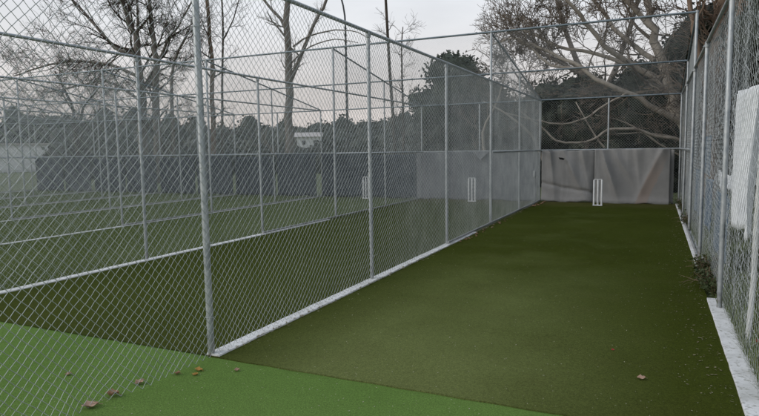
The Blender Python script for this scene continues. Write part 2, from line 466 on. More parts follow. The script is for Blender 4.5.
# ------------------------------------------------------------------ canvas screens
def screen(name, x0, x1, z0, z1, y, mat, label, fold, group=None, axis='x', nx=70, nz=44, cat='screen', th=.003, edge=None):
    m = MB()
    for j in range(nz+1):
        for i in range(nx+1):
            u = i/nx; v = j/nz; x = x0+(x1-x0)*u; z = z0+(z1-z0)*v
            if edge: x, z = edge(u, v, x, z)
            d = fold(u, v)
            m.v.append((x, y+d, z) if axis == 'x' else (y+d, x, z))
    for j in range(nz):
        for i in range(nx):
            a = j*(nx+1)+i; m.f.append((a, a+1, a+nx+2, a+nx+1))
    o = m.build(name, mat); s = o.modifiers.new('thickness', 'SOLIDIFY'); s.thickness = th
    return tag(o, label, cat, group)
def gs(x, w): return math.exp(-(x/w)**2)
def ridge(x, w, sharp=2.2):                    # asymmetric hanging pleat: steep on one side, long on the other
    x = x/w
    return math.exp(-abs(x)**1.4*(sharp if x < 0 else .8))
def fold_l(u, v):
    w = 1-v
    d = -.06*w*math.sin(u*PI)
    d -= .13*ridge(u-(.40+.42*w), .05+.11*w)*gs(v-.55, .40)
    d -= .07*ridge(.16+.10*w-u, .05+.05*w)*(.3+.7*v)
    d -= .05*ridge(u-.72-.2*w, .05)*v
    d -= .014*math.sin(u*31+v*3)*v**2 + .018*math.sin(u*9+1-v*4)*w
    d += .040*gs(v-(.36-.20*u), .035)
    d += .09*gs(u-1, .07)
    return d - .05*gs(v, .10)
def fold_r(u, v):
    w = 1-v
    d = -.05*w*math.sin(u*PI)
    d -= .16*ridge(u-(.09+.26*w), .035+.07*w)*gs(v-.55, .42)
    d -= .07*ridge(u-(.24+.45*w), .05+.05*w)*gs(v-.7, .3)
    d -= .06*ridge(u-.90+.35*w, .07)*(.4+.6*v)
    d -= .05*ridge(u-.55-.1*w, .05)*v
    d -= .010*math.sin(u*41+v*2)*v**3 + .02*math.sin(u*7+v*3)
    return d - .05*gs(v, .09)
def wav(amp, k, ph):
    return lambda u, v: -amp*.6*(1+math.sin(u*k+ph+v*.8)) - amp*.5*math.sin(u*k*2.3+ph*2+v*3)*v - .03*(1-v)*math.sin(u*PI)
def uneven(s, a=.02):
    return lambda u, v, x, z: (x, z + (a*math.sin(u*9+s)+a*.6*math.sin(u*23+s*2))*(1-v) - (.028*abs(math.sin(u*7.5+s*.4))**.7 + .006*math.sin(u*41+s))*v**2)
YF = D-.085
gscr = 'canvas screens hung on the back fence'
screen('canvas_screen', -3.12, -1.53, .02, HM+.0, YF, M['grey_canvas'], 'creased grey canvas screen with a small black tear, left half behind the open lane', fold_l, gscr, edge=uneven(1))
screen('canvas_screen', -1.60, .37, .0, HM+.03, YF-.075, M['grey_canvas_stained'], 'grey canvas screen with a pale tan stripe, right half behind the open lane', fold_r, gscr, edge=uneven(2))
screen('canvas_screen', .30, .47, .03, HM-.01, YF+.03, M['grey_canvas'], 'narrow grey canvas strip at the right end of the back fence', wav(.01, 6, 0), gscr, nx=12, edge=uneven(3))
# plate coloured black to stand in for the shade inside a tear
m = MB(); m.v += [(-2.61, 0, 1.335), (-2.50, 0, 1.325), (-2.43, 0, 1.295), (-2.47, 0, 1.255), (-2.52, 0, 1.27), (-2.57, 0, 1.275)]
m.v += [(x, -.012, z) for x, _, z in m.v]; m.f += [(0, 1, 2, 3, 4, 5), (11, 10, 9, 8, 7, 6)] + [(i, i+6, (i+1) % 6+6, (i+1) % 6) for i in range(6)]
o = m.build('screen_tear', M['hole']); o.location = (0, YF-.15, 0); tag(o, 'small plate coloured black for the dark inside a tear, near the top of the left grey canvas screen', 'tear')
def vfold(u, v):
    d = wav(.02, 9, 2)(u, v)
    return d - .03*gs(u-.42, .2)
screen('canvas_screen', -7.15, -5.15, .02, HM+.0, YF, M['pale_canvas'], 'pale grey canvas screen, left half behind the second lane', wav(.03, 8, .4), gscr, edge=uneven(4))
screen('canvas_screen', -5.20, -3.26, .02, HM+.0, YF-.02, M['pale_canvas'], 'pale grey canvas screen, right half behind the second lane', vfold, gscr, edge=uneven(5))
# folded over triangle at the top of that screen
m = MB(); m.v = [(-5.25, -.08, HM-.01), (-4.72, -.08, HM-.01), (-4.98, -.13, HM-.28), (-5.25, -.07, HM-.01), (-4.72, -.07, HM-.01), (-4.98, -.115, HM-.28)]
m.f = [(0, 2, 1), (3, 4, 5), (0, 1, 4, 3), (1, 2, 5, 4), (2, 0, 3, 5)]
o = m.build('canvas_flap', M['pale_canvas'], smooth=False); o.location = (0, YF, 0); tag(o, 'pale triangular flap folded over the top of the second lane screen', 'flap')
navy = [(-10.95, -9.05), (-9.1, -7.17)]
k = 0
nl = ['right half behind the third lane', 'left half behind the third lane', 'right half behind the fourth lane', 'left half behind the fourth lane', 'right half behind the fifth lane', 'left half behind the fifth lane',
      'right half behind the sixth lane', 'left half behind the sixth lane', 'right half behind the farthest left lane', 'left half behind the farthest left lane']
for i in range(1, 6):
    xr, xl = XS[i], XS[i+1]
    for (a, b) in ((xr-1.84, xr-.09-.05*(i % 3)), (xl+.06, xr-1.93)):
        screen('canvas_screen', a, b, .02, HM-rnd.uniform(-.01, .09), YF-.02*(k % 2), M['navy_canvas'], 'dark navy canvas screen, ' + nl[k], wav(.028, 7+k % 3, k*1.3), gscr, nx=40, nz=16, edge=uneven(k+6)); k += 1
# blue sheets and the white sheet hung behind the right fence
gb = 'blue sheets hung behind the right fence'
XB = XR+.20
screen('blue_sheet', 7.9, 9.7, .20, 1.03, XB, M['blue_tarp'], 'large blue sheet low behind the right fence, nearest the camera', wav(.03, 9, 1), gb, axis='y', nx=30, nz=16, edge=uneven(1, .03))
screen('blue_sheet', 10.7, 12.1, .25, 1.08, XB+.04, M['blue_tarp'], 'blue sheet low behind the right fence, middle of the three low ones', wav(.03, 8, 2), gb, axis='y', nx=30, nz=16, edge=uneven(2, .03))
screen('blue_sheet', 13.2, 14.8, .25, 1.15, XB+.02, M['blue_tarp'], 'blue sheet low behind the right fence, farthest away', wav(.03, 8, 3), gb, axis='y', nx=30, nz=16, edge=uneven(3, .03))
screen('blue_sheet', 11.3, 12.6, 1.12, 1.80, XB+.03, M['blue_tarp'], 'small blue sheet tied at head height behind the right fence', wav(.02, 8, 3), gb, axis='y', nx=20, nz=12, edge=uneven(4, .02))
screen('white_sheet', 5.80, 6.95, .86, 2.13, XB-.03, M['white_tarp'], 'large white sheet hung behind the netting of the right fence, nearest the camera', lambda u, v: wav(.05, 19, 1.2)(u, v) - .02*math.sin(u*47+v*4), None, axis='y', nx=50, nz=24, edge=uneven(5, .03), cat='sheet')
screen('white_sheet', 7.3, 9.3, 1.10, 1.30, XB-.02, M['white_tarp'], 'narrow white cloth strip above the nearest blue sheet', wav(.02, 12, .2), None, axis='y', nx=40, nz=8, edge=uneven(6, .03), cat='sheet')
t = thing('leaning_pole', 'leaning white pole behind the right netting, with a red clip at its foot', 'pole', (.70, 5.55, 0))
MB().tube([(0.02, 0, 0), (.03, -.10, .55), (.02, -.19, 1.05), (.02, -.38, 2.1)], .021, 12).build('pole', M['white_plastic'], t)
MB().box((.02, -.02, .02), (.09, .09, .025)).build('foot', M['white_plastic'], t, bevel=.004)
MB().box((.085, -.01, .03), (.04, .05, .035)).build('clip', M['red'], t, bevel=.006)
# junction box and cable on the corner post
t = thing('junction_box', 'small pale box fixed beside the corner post of the open lane', 'box', (XS[0]+.02, 17.55, .80))
MB().box((0, 0, .08), (.05, .12, .17)).build('housing', M['box'], t, bevel=.008)
MB().tube([(0, 0, 0), (.0, .02, -.12), (0, .03, -.3), (0, .0, -.75)], .008, 6).build('conduit', M['box'], t)

# ------------------------------------------------------------------ stumps
def stumps(x, y, label, rz=0):
    t = thing('cricket_stumps', label, 'stumps', (x, y, .012), rz, 'cricket stumps at the far end of the lanes')
    for k in (-1, 0, 1):
        MB().tube([(k*.1, 0, .03), (k*.1, 0, .70), (k*.1, 0, .715)], [.024, .024, .016], 12).build('stump', M['white_plastic'], t)
    MB().box((0, 0, .015), (.25, .09, .025)).build('base', M['white_plastic'], t, bevel=.006)
    b = MB()
    for k in (-1, 1): b.tube([(k*.05-.055, 0, .726), (k*.05-.03, 0, .726), (k*.05, 0, .726), (k*.05+.03, 0, .726), (k*.05+.055, 0, .726)], [.006, .011, .008, .011, .006], 8)
    b.build('bail', M['white_plastic'], t)
    return t
stumps(-1.42, 17.35, 'white three stick cricket stumps in front of the overlapping grey screens of the open lane')
stumps(-5.09, 17.74, 'white cricket stumps behind wire in the second lane, before the pale grey screen', .1)
stumps(-8.81, 17.94, 'white cricket stumps in the third lane, before the navy screen', -.1)

# ------------------------------------------------------------------ fallen leaves
def leaf_obj(x, y, z, s, mat, label, rz=0):
    m = MB(); nx, ny = 9, 6; cu = rnd.uniform(.5, 1.1)
    for j in range(ny+1):
        for i in range(nx+1):
            u = i/nx*2-1; v = j/ny*2-1
            wd = .42*(1-abs(u)**1.8)**.8*(1+.16*math.sin(u*9+s*50)) + .01
            px, py = u, v*wd
            m.v.append((px*s/2, py*s, (.12+cu*.34*v*v*wd*2 + .18*u*u*cu + .06*math.sin(u*5+v*3))*s))
    for j in range(ny):
        for i in range(nx):
            a = j*(nx+1)+i; m.f.append((a, a+1, a+nx+2, a+nx+1))
    m.tube([(s*.49, 0, .16*s), (s*.75, .04*s, .1*s)], s*.018, 5)
    o = m.build('fallen_leaf', mat); o.location = (x, y, z); o.rotation_euler = (rnd.uniform(-.2, .2), rnd.uniform(-.2, .2), rz)
    s_ = o.modifiers.new('thickness', 'SOLIDIFY'); s_.thickness = .0012
    return tag(o, label, 'leaf', 'fallen leaves on the turf')
leaf_obj(-3.26, 2.56, .004, .10, M['leaf3'], 'large pale brown curled leaf at the foot of the mesh, nearest the camera', .9)
leaf_obj(-3.27, 2.74, .004, .09, M['leaf1'], 'rust brown curled leaf at the foot of the mesh, second from the camera', .5)
leaf_obj(-3.27, 2.98, .004, .07, M['leaf3'], 'small brown leaf at the foot of the mesh, third from the camera', 1.3)
leaf_obj(-3.06, 3.34, .002, .06, M['leaf2'], 'yellow orange leaf on the bright turf near the end post', .3)
leaf_obj(-3.02, 3.26, .002, .05, M['leaf2'], 'small yellow leaf beside the yellow orange leaf near the end post', 1.9)
leaf_obj(-3.15, 3.22, .002, .05, M['leaf1'], 'small tan leaf just left of the yellow leaves near the end post', .1)
leaf_obj(-2.79, 3.45, .002, .04, M['leaf3'], 'tiny tan leaf on the bright turf right of the end post', .5)
leaf_obj(-.05, 4.40, .012, .055, M['leaf3'], 'small pink brown leaf alone on the dark turf at the lower right', .05)
leaf_obj(-.27, 4.95, .012, .022, M['red'], 'tiny red fragment on the dark turf', .4)
leaf_obj(-3.9, 2.9, .004, .05, M['leaf1'], 'small brown leaf on the bright turf seen through the mesh', .4)
lit = [(-3.05, y + rnd.uniform(-.1, .1)) for y in np.linspace(9.9, 13.6, 26)] + [(-3.02, y) for y in np.linspace(16.6, 18.2, 14)]
for i, (x, y) in enumerate(lit):
    corner = y > 16
    leaf_obj(x+rnd.uniform(-.06, .09), y, .015, rnd.uniform(.05, .09) if corner else rnd.uniform(.03, .055), M[rnd.choice(['leaf1', 'leaf3', 'leaf1'])],
             'dead leaf in the small heap at the far left corner of the open lane' if corner else 'dead leaf lying along the foot of the nearest fence past its white strip', rnd.uniform(0, 6))
def crumbs(name, n, fx, fy, label, z=.014, s=(.003, .010), mat='litter'):
    P = np.stack([fx(n), fy(n), np.full(n, z)], -1); a = NR.uniform(0, 2*PI, n); L = NR.uniform(s[0], s[1], n); Wd = L*NR.uniform(.2, .7, n)
    ca, sa = np.cos(a), np.sin(a)
    e1 = np.stack([ca*L, sa*L, NR.uniform(-.3, .3, n)*L], -1); e2 = np.stack([-sa*Wd, ca*Wd, NR.uniform(-.2, .2, n)*Wd], -1)
    V = np.stack([P-e1-e2, P+e1-e2, P+e1+e2, P-e1+e2], 1).reshape(-1, 3)
    o = link(name, np_mesh(name, V, np.arange(n*4).reshape(-1, 4)), M[mat]); return tag(o, label, 'litter', kind='stuff')
crumbs('grit', 1300, lambda n: NR.uniform(-3.05, .5, n), lambda n: 3.65+NR.power(.8, n)*9, 'pale grit and grass clippings scattered over the dark turf', s=(.002, .005), mat='grit')
crumbs('grit', 900, lambda n: NR.uniform(-4.5, .5, n), lambda n: NR.uniform(1.8, 3.6, n), 'pale grit scattered over the bright green turf', z=.005, s=(.002, .005), mat='grit')
crumbs('leaf_litter', 650, lambda n: .50-np.abs(NR.normal(0, .16, n)), lambda n: NR.uniform(4.2, 17, n), 'twigs and dry litter along the right edge of the turf', s=(.002, .011))
crumbs('leaf_litter', 700, lambda n: -3.12+np.abs(NR.normal(0, .04, n)), lambda n: NR.uniform(3.7, 17, n), 'dry litter on the strip at the foot of the nearest fence', z=.026, s=(.004, .016))

# ------------------------------------------------------------------ vegetation
def leaf_quads(P, s0, s1, flat=.0, asp=.5):
    n = len(P); a = NR.normal(size=(n, 3)); a[:, 2] *= (1-flat); a /= np.linalg.norm(a, axis=1)[:, None]
    b = NR.normal(size=(n, 3)); b -= (a*b).sum(1)[:, None]*a; b /= np.linalg.norm(b, axis=1)[:, None]
    L = NR.uniform(s0, s1, n)[:, None]
    V = np.stack([P-a*L, P-b*L*asp, P+a*L, P+b*L*asp], 1).reshape(-1, 3)
    return V, np.arange(n*4).reshape(-1, 4)
def blob_pts(blobs, n, shell=.5):
    B = np.array(blobs, float); w = (B[:, 3]*B[:, 4]*B[:, 5])**(2/3); k = NR.choice(len(B), n, p=w/w.sum())
    d = NR.normal(size=(n, 3)); d /= np.linalg.norm(d, axis=1)[:, None]; r = (shell + (1-shell)*NR.uniform(0, 1, n)**.6)[:, None]
    r = r*(1+.16*np.sin(d[:, :1]*9+B[k][:, :1]*3)*np.sin(d[:, 2:]*11+B[k][:, 1:2]))
    return B[k, :3] + d*B[k, 3:6]*r
def core(blobs, k=.72):
    m = MB()
    for (x, y, z, a, b, c_) in blobs:
        n0 = len(m.v); nu, nv = 12, 8
        for j in range(nv+1):
            for i in range(nu):
                th = PI*j/nv; ph = 2*PI*i/nu; d = Vector((math.sin(th)*math.cos(ph), math.sin(th)*math.sin(ph), math.cos(th)))
                q = k*(1+.25*mnoise.noise(d*2+Vector((x, y, z))))
                m.v.append((x+d.x*a*q, y+d.y*b*q, z+d.z*c_*q))
        for j in range(nv):
            for i in range(nu):
                i2 = (i+1) % nu; m.f.append((n0+j*nu+i, n0+(j+1)*nu+i, n0+(j+1)*nu+i2, n0+j*nu+i2))
    return m
def crown_mesh(blobs, n, s0, s1, shell=.5, withcore=True, asp=.5):
    V, F = leaf_quads(blob_pts(blobs, n, shell), s0, s1, asp=asp)
    if withcore:
        c_ = core(blobs); V2 = np.array(c_.v); F2 = np.array(c_.f)+len(V); V = np.concatenate([V, V2]); F = np.concatenate([F, F2])
    return np_mesh('crown', V, F)
def blobs_for(cx, cy, h, r, n, seed, z0=.3, top=None):
    R = random.Random(seed); out = []
    for k in range(n):
        a = R.uniform(0, 2*PI); f = R.uniform(z0, 1); rr = r*math.sin(min(1, (1.08-f)*1.6)*PI/2)
        q = R.uniform(.0, .8)*rr; s = R.uniform(.28, .46)*r
        out.append((q*math.cos(a), q*math.sin(a), h*f-s*.6, s, s, s*R.uniform(.7, 1)))
    out.append((0, 0, h*.52, r*.78, r*.78, h*.40)); out.append((.1*r, 0, h*.32, r*.86, r*.8, h*.28)); return out
def evergreen(x, y, h, r, label, seed, n=9000, leaf=(.08, .17), mat='evergreen_leaf', nb=26, z0=.3, group=None, name='evergreen_tree', shell=.5):
    t = thing(name, label, 'tree', (x, y, 0), group=group)
    MB().tube([(0, 0, -.1), (.1, .05, h*.3), (-.05, 0, h*.75)], [.07*r+.08, .05*r+.05, .03], 9).build('trunk', M['dark_bark'], t)
    link('crown', crown_mesh(blobs_for(x, y, h, r, nb, seed, z0), n, *leaf, shell=shell), M[mat], t); return t

def grow(m, p, d, L, r, depth, R, up=.04, nseg=6, spread=(25, 60), kids=(3, 6), wob=.16, shrink=(.45, .75), minr=.006, lim=None):
    pts = [p.copy()]; rad = [r]; q = p.copy(); dd = d.normalized(); dirs = [dd.copy()]
    for i in range(nseg):
        dd = (dd + Vector((R.gauss(0, wob), R.gauss(0, wob), R.gauss(0, wob)+up))).normalized()
        q = q + dd*(L/nseg); pts.append(q.copy()); rad.append(max(minr*.6, r*(1-.72*(i+1)/nseg))); dirs.append(dd.copy())
    m.tube(pts, rad, 7 if r > .08 else 5 if r > .03 else 3, cap=False)
    if depth <= 0: return
    for c_ in range(R.randint(*kids)):
        f = R.uniform(.22, 1.0); i = min(nseg, max(1, int(f*nseg)))
        ax = dirs[i].orthogonal().normalized(); ax.rotate(Matrix.Rotation(R.uniform(0, 2*PI), 3, dirs[i]))
        nd = dirs[i].copy(); nd.rotate(Matrix.Rotation(math.radians(R.uniform(*spread)), 3, ax))
        grow(m, pts[i], nd, L*R.uniform(*shrink), max(minr, rad[i]*R.uniform(.45, .72)), depth-1, R, up, max(4, nseg-1), spread, kids, wob, shrink, minr)
def limb(m, tw, pts, r0, r1, R, depth=3, kids=7, L=2.0, up=.04, smooth=3, tr=None, minr=.007, **kw):
    P = [Vector(a) for a in pts]; fine = []
    for i in range(len(P)-1):
        a = P[max(0, i-1)]; b = P[i]; c_ = P[i+1]; d = P[min(len(P)-1, i+2)]
        for s in range(smooth):
            t_ = s/smooth
            fine.append(.5*((2*b)+(c_-a)*t_+(2*a-5*b+4*c_-d)*t_*t_+(-a+3*b-3*c_+d)*t_**3))
    fine.append(P[-1]); n = len(fine)
    for i in range(1, n-1): fine[i] = fine[i] + Vector((R.gauss(0, r0*.22), R.gauss(0, r0*.22), R.gauss(0, r0*.22)))
    rad = [r0+(r1-r0)*i/(n-1) for i in range(n)]
    m.tube(fine, rad, 10, cap=True)
    for k in range(kids):
        i = int(n*(.12+.86*(k+R.random())/kids)); i = min(n-2, max(1, i)); t_ = (fine[i+1]-fine[i-1]).normalized()
        ax = t_.orthogonal().normalized(); ax.rotate(Matrix.Rotation(R.uniform(0, 2*PI), 3, t_))
        nd = t_.copy(); nd.rotate(Matrix.Rotation(math.radians(R.uniform(30, 70)), 3, ax))
        grow(tw, fine[i], nd, L*R.uniform(.5, 1.1), (tr or rad[i]*.5)*R.uniform(.7, 1), depth, R, up, minr=minr, **kw)

def bare_tree(name, label, base, limbs, mat, seed, twigmat=None, group='leafless trees beyond the nets', **kw):
    t = thing(name, label, 'tree', base, group=group); R = random.Random(seed); m, tw = MB(), MB(); b = Vector(base)
    for (pts, r0, r1, kids, L, dep) in limbs:
        limb(m, tw, [Vector(p)-b for p in pts], r0, r1, R, depth=dep, kids=kids, L=L, **kw)
    m.build('trunk', M[mat], t); tw.build('crown', M[twigmat or mat], t); return t

# left: tree with several stems
bare_tree('bare_tree', 'large leafless tree with several dark stems and drooping twiggy branches, behind the left fences', (-25.6, 24.8, 0), [
    ([(-25.9, 24.7, 0), (-25.93, 24.7, 4.0), (-25.83, 24.7, 6.7), (-25.95, 24.7, 8.1), (-26.47, 24.7, 9.2), (-27.6, 24.7, 11.5)], .28, .08, 14, 3.2, 3),
    ([(-25.2, 25.0, 0), (-25.08, 25, 4.0), (-24.89, 25, 6.7), (-25.07, 25, 8.3), (-25.11, 25, 12.4)], .24, .08, 13, 3.0, 3),
    ([(-25.88, 24.7, 7.0), (-27.36, 24.5, 7.5), (-28.46, 24.2, 8.8), (-29.68, 24.0, 10.1), (-31, 23.7, 11.6)], .12, .04, 9, 2.6, 3),
    ([(-24.95, 25.0, 6.2), (-24.26, 25.3, 7.7), (-23.39, 25.5, 8.8), (-22.0, 25.6, 10.6)], .09, .03, 8, 2.2, 3),
    ([(-26.04, 24.7, 5.9), (-27.6, 24.3, 6.55), (-30.38, 24.0, 6.9), (-32.4, 23.6, 6.7), (-34.5, 23.4, 6.3)], .10, .03, 14, 2.8, 3),
    ([(-26.0, 24.7, 4.6), (-28.0, 24.4, 5.7), (-30.5, 24.2, 5.5), (-33, 24, 5.3)], .08, .03, 13, 2.4, 3),
    ([(-25.9, 24.7, 8.0), (-25.5, 24.5, 9.5), (-25.8, 24.3, 12)], .08, .04, 8, 2.4, 3),
    ([(-24.4, 25.4, 0), (-24.35, 25.4, 4.2), (-24.0, 25.4, 6.5), (-23.0, 25.5, 8.2)], .12, .05, 8, 2.4, 3)], 'grey_bark', 3, 'dark_bark', minr=.009)
bare_tree('bare_tree', 'small spreading leafless tree at the far left, behind the farthest fences', (-34, 27, 0), [
    ([(-34, 27, 0), (-34.1, 27, 3), (-34.4, 27, 5), (-35.4, 26.8, 7)], .16, .05, 12, 2.6, 3),
    ([(-34.1, 27, 3), (-32.8, 26.7, 4.6), (-31.2, 26.4, 5.5)], .09, .03, 9, 2.2, 3)], 'dark_bark', 8)
bare_tree('bare_tree', 'brown stemmed slender leafless tree just right of the thick end post', (-23.1, 27.3, 0), [
    ([(-23.3, 27.3, 0), (-23.09, 27.3, 3.5), (-23.05, 27.3, 6.9), (-23.16, 27.3, 10.2), (-23.2, 27.3, 13)], .16, .07, 12, 2.0, 2)], 'brown_bark', 4, 'dark_bark')
bare_tree('bare_tree', 'thin forked leafless sapling beside the brown stemmed tree', (-22.3, 27.3, 0), [
    ([(-22.45, 27.3, 0), (-22.41, 27.3, 4), (-22.15, 27.3, 7.9), (-22.11, 27.3, 11)], .085, .04, 6, 1.6, 2),
    ([(-22.15, 27.3, 7.9), (-21.4, 27.3, 8.9), (-20.8, 27.3, 10.4)], .05, .02, 4, 1.2, 2)], 'dark_bark', 5)
bare_tree('bare_tree', 'tall grey leafless tree with one thick straight trunk and arching right branches', (-17.5, 26.6, 0), [
    ([(-17.6, 26.6, 0), (-17.46, 26.6, 3.5), (-17.37, 26.6, 6.35), (-17.44, 26.6, 9.4), (-17.3, 26.6, 12.5)], .25, .12, 6, 2.0, 2),
    ([(-17.28, 26.6, 5.3), (-16.5, 26.8, 7.06), (-15.93, 27.0, 8.3), (-15.43, 27.2, 9.3), (-15.1, 27.3, 11.5)], .11, .06, 4, 1.8, 2),
    ([(-17.45, 26.6, 7.8), (-18.02, 26.6, 8.74), (-18.73, 26.5, 9.5), (-19.3, 26.4, 11)], .09, .05, 4, 1.5, 2),
    ([(-17.1, 26.6, 7.0), (-16.01, 26.5, 7.42), (-14.51, 26.4, 7.55), (-13.19, 26.3, 7.3), (-12.41, 26.2, 6.7)], .05, .015, 4, .9, 1),
    ([(-17.2, 26.6, 6.2), (-16.01, 26.5, 6.9), (-14.51, 26.4, 7.1), (-13.19, 26.3, 6.8)], .045, .015, 4, .9, 1)], 'grey_bark', 6)
bare_tree('bare_tree', 'slight leafless young tree in front of the pale sky, left of the round evergreen', (-11.6, 28, 0), [
    ([(-11.6, 28, 0), (-11.6, 28, 3.6), (-11.62, 28, 6.1), (-11.55, 28, 7.7)], .08, .02, 15, 1.3, 2)], 'dark_bark', 9)
bare_tree('bare_tree', 'leafless tree whose fine branch ends hang at the top of the picture', (-13.0, 31, 0), [
    ([(-13.2, 31, 0), (-13.6, 31, 6.0), (-13.9, 31, 12), (-14, 31, 15)], .10, .05, 3, 1.5, 1),
    ([(-13.9, 31, 12.3), (-12.4, 30.6, 12.4), (-11.4, 30.3, 11.3), (-11.0, 30, 10.0)], .05, .01, 7, 1.4, 2)], 'dark_bark', 10)
# dark metal mast curving at its head
t = thing('lamp_mast', 'thin dark mast curving over to the left at its top, behind the fences', 'mast', (-13.98, 26.5, 0))
MB().tube([(0, 0, 0), (0, 0, 4), (.0, 0, 7.7)], [.085, .065, .05], 10).build('mast', M['steel_dark'], t)
MB().tube([(0, 0, 7.7), (-.02, 0, 8.2), (-.10, 0, 8.7), (-.24, 0, 9.2), (-.5, 0, 9.7)], .045, 8).build('arm', M['steel_dark'], t)
MB().tube([(-.46, 0, 9.66), (-.7, 0, 9.86), (-1.15, 0, 9.95)], [.05, .10, .05], 8).build('lamp_head', M['steel_dark'], t)

# right: big spreading tree behind the back fence
tw_kw = dict(kids=(4, 7), wob=.2, spread=(25, 65))
t = thing('spreading_tree', 'huge spreading leafless tree with pale limbs behind the grey screens', 'tree', (1.0, 22.0, 0), group='leafless trees beyond the nets')
R = random.Random(21); m, tw = MB(), MB(); b = Vector((1.0, 22, 0))
def lb(pts, r0, r1, kids, L, dep, up=.03, **k): limb(m, tw, [Vector(p)-b for p in pts], r0*1.1, r1*1.15, R, depth=dep, kids=max(3, int(kids*.45)), L=L, up=up, minr=.012, nseg=7, **k)
lb([(1.15, 22, -.1), (1.0, 22.0, 1.81), (0.5, 22.0, 2.96), (0.27, 22.0, 3.62), (0.04, 22.0, 4.44), (-0.23, 22.3, 5.48), (-0.38, 22.5, 6.51), (-.6, 22.8, 8.5)], .21, .08, 9, 2.6, 3)
lb([(1.2, 21.9, 1.2), (0.96, 21.5, 2.18), (0.67, 21.3, 2.37), (-0.06, 21.0, 2.83), (-0.74, 20.8, 3.25), (-1.51, 20.6, 3.62), (-2.33, 20.8, 4.27), (-3.0, 21.0, 4.61), (-4.0, 21.2, 5.2)], .105, .04, 10, 2.2, 3)
lb([(-0.9, 20.7, 3.3), (-1.08, 20.6, 3.19), (-1.66, 20.5, 2.87), (-2.07, 20.4, 2.56), (-2.8, 20.3, 2.39), (-3.46, 20.2, 2.5), (-4.6, 20.1, 2.8)], .034, .018, 9, .9, 2, tr=.014)
lb([(1.1, 21.6, 1.4), (0.73, 21.0, 1.8), (-0.04, 20.8, 1.95), (-0.65, 20.6, 2.17), (-1.41, 20.5, 2.16), (-1.85, 20.4, 1.85), (-2.54, 20.3, 1.77), (-2.97, 20.2, 1.87), (-3.46, 20.2, 2.31), (-4.2, 20.1, 2.9)], .052, .022, 11, 1.0, 2, tr=.016)
lb([(1.0, 21.6, 1.7), (0.3, 21.2, 1.95), (-0.5, 20.9, 2.05), (-1.3, 20.8, 2.02)], .03, .012, 8, .9, 2, tr=.012)
lb([(-3.6, 21.5, 1.2), (-3.9, 21.2, 2.0), (-4.6, 21.0, 2.7), (-5.6, 21.0, 3.3)], .05, .02, 12, 1.3, 2, tr=.018)
lb([(-5.6, 22, .8), (-5.9, 22, 2.2), (-5.3, 22, 3.4), (-5.0, 22, 4.6)], .06, .02, 14, 1.5, 2, tr=.02)
lb([(0.9, 21.8, 1.2), (.1, 21.6, 1.7), (-.9, 21.5, 2.4), (-1.9, 21.5, 2.7)], .03, .012, 10, 1.0, 2, tr=.012)
lb([(-1.5, 20.5, 1.6), (-1.77, 20.5, 1.95), (-2.09, 20.6, 2.5), (-2.44, 20.8, 3.11)], .03, .016, 6, .9, 2, tr=.014)
lb([(0.27, 22.0, 3.62), (-0.55, 22.0, 4.16), (-1.41, 21.5, 4.74), (-2.09, 21.3, 5.49), (-2.54, 21.0, 6.18), (-3.4, 20.8, 7.2)], .10, .04, 11, 2.0, 3)
lb([(-0.11, 22.0, 4.45), (-1.23, 22.5, 5.44), (-1.93, 23.0, 6.52), (-2.9, 23.2, 7.8)], .08, .04, 10, 2.1, 3)
lb([(-0.6, 22.0, 4.2), (-2.0, 22.5, 4.9), (-3.4, 23.0, 5.3), (-4.3, 23.2, 5.9), (-5.2, 23.4, 6.2)], .07, .03, 13, 1.7, 3)
lb([(-2.2, 20.8, 4.2), (-3.3, 21.0, 4.4), (-4.4, 21.2, 5.4), (-5.5, 21.5, 5.3)], .05, .02, 12, 1.7, 3)
lb([(1.2, 22.0, 2.5), (1.9, 22, 4.2), (2.2, 22, 6.5), (2.5, 22, 8.5)], .15, .07, 9, 2.4, 3)
lb([(-.3, 22.3, 5.6), (-1.4, 22.2, 6.9), (-2.6, 22, 7.5), (-3.8, 22, 7.7), (-4.6, 22.2, 8.2)], .08, .03, 12, 2.0, 3)
m.build('trunk', M['pale_bark'], t); tw.build('crown', M['twig_bark'], t)
# more limbs further back thicken the crown against the sky
bare_tree('bare_tree', 'leafless tree with a dense twiggy crown standing behind the spreading tree', (-2.5, 30, 0), [
    ([(-2.5, 30, 0), (-2.7, 30, 3), (-3.2, 30, 5), (-4.2, 30, 7.5), (-4.8, 30, 10)], .22, .06, 9, 3.2, 3),
    ([(-2.7, 30, 3), (-1.8, 30, 5.2), (-1.0, 30, 8), (-.6, 30, 11)], .16, .06, 7, 3.0, 3),
    ([(-3.2, 30, 5), (-4.8, 30, 6.0), (-6.2, 30, 6.8), (-7.0, 30, 7.6)], .11, .03, 12, 2.2, 3),
    ([(-2.6, 30, 2.0), (-4.3, 30, 3.4), (-5.8, 30, 4.6), (-6.6, 30, 5.6)], .10, .03, 14, 2.3, 3)], 'grey_bark', 14, 'twig_bark', minr=.012)
bare_tree('brown_trunk_tree', 'tall brown trunked tree rising beyond the top of the right fence', (1.75, 20.6, 0), [
    ([(1.55, 20.6, 0), (1.5, 20.8, 3.3), (1.6, 20.9, 4.65), (1.75, 21, 6), (1.9, 21, 9)], .24, .16, 7, 1.9, 2),
    ([(1.5, 20.7, 2.6), (1.2, 20.4, 3.8), (.95, 20.4, 5.0), (.75, 20.6, 6.0), (.5, 20.8, 8.5)], .10, .06, 6, 1.6, 2),
    ([(1.55, 20.7, 3.6), (1.95, 20.6, 4.9), (2.3, 20.6, 6.4), (2.7, 20.6, 8.5)], .12, .07, 6, 1.6, 2)], 'brown_bark', 15)
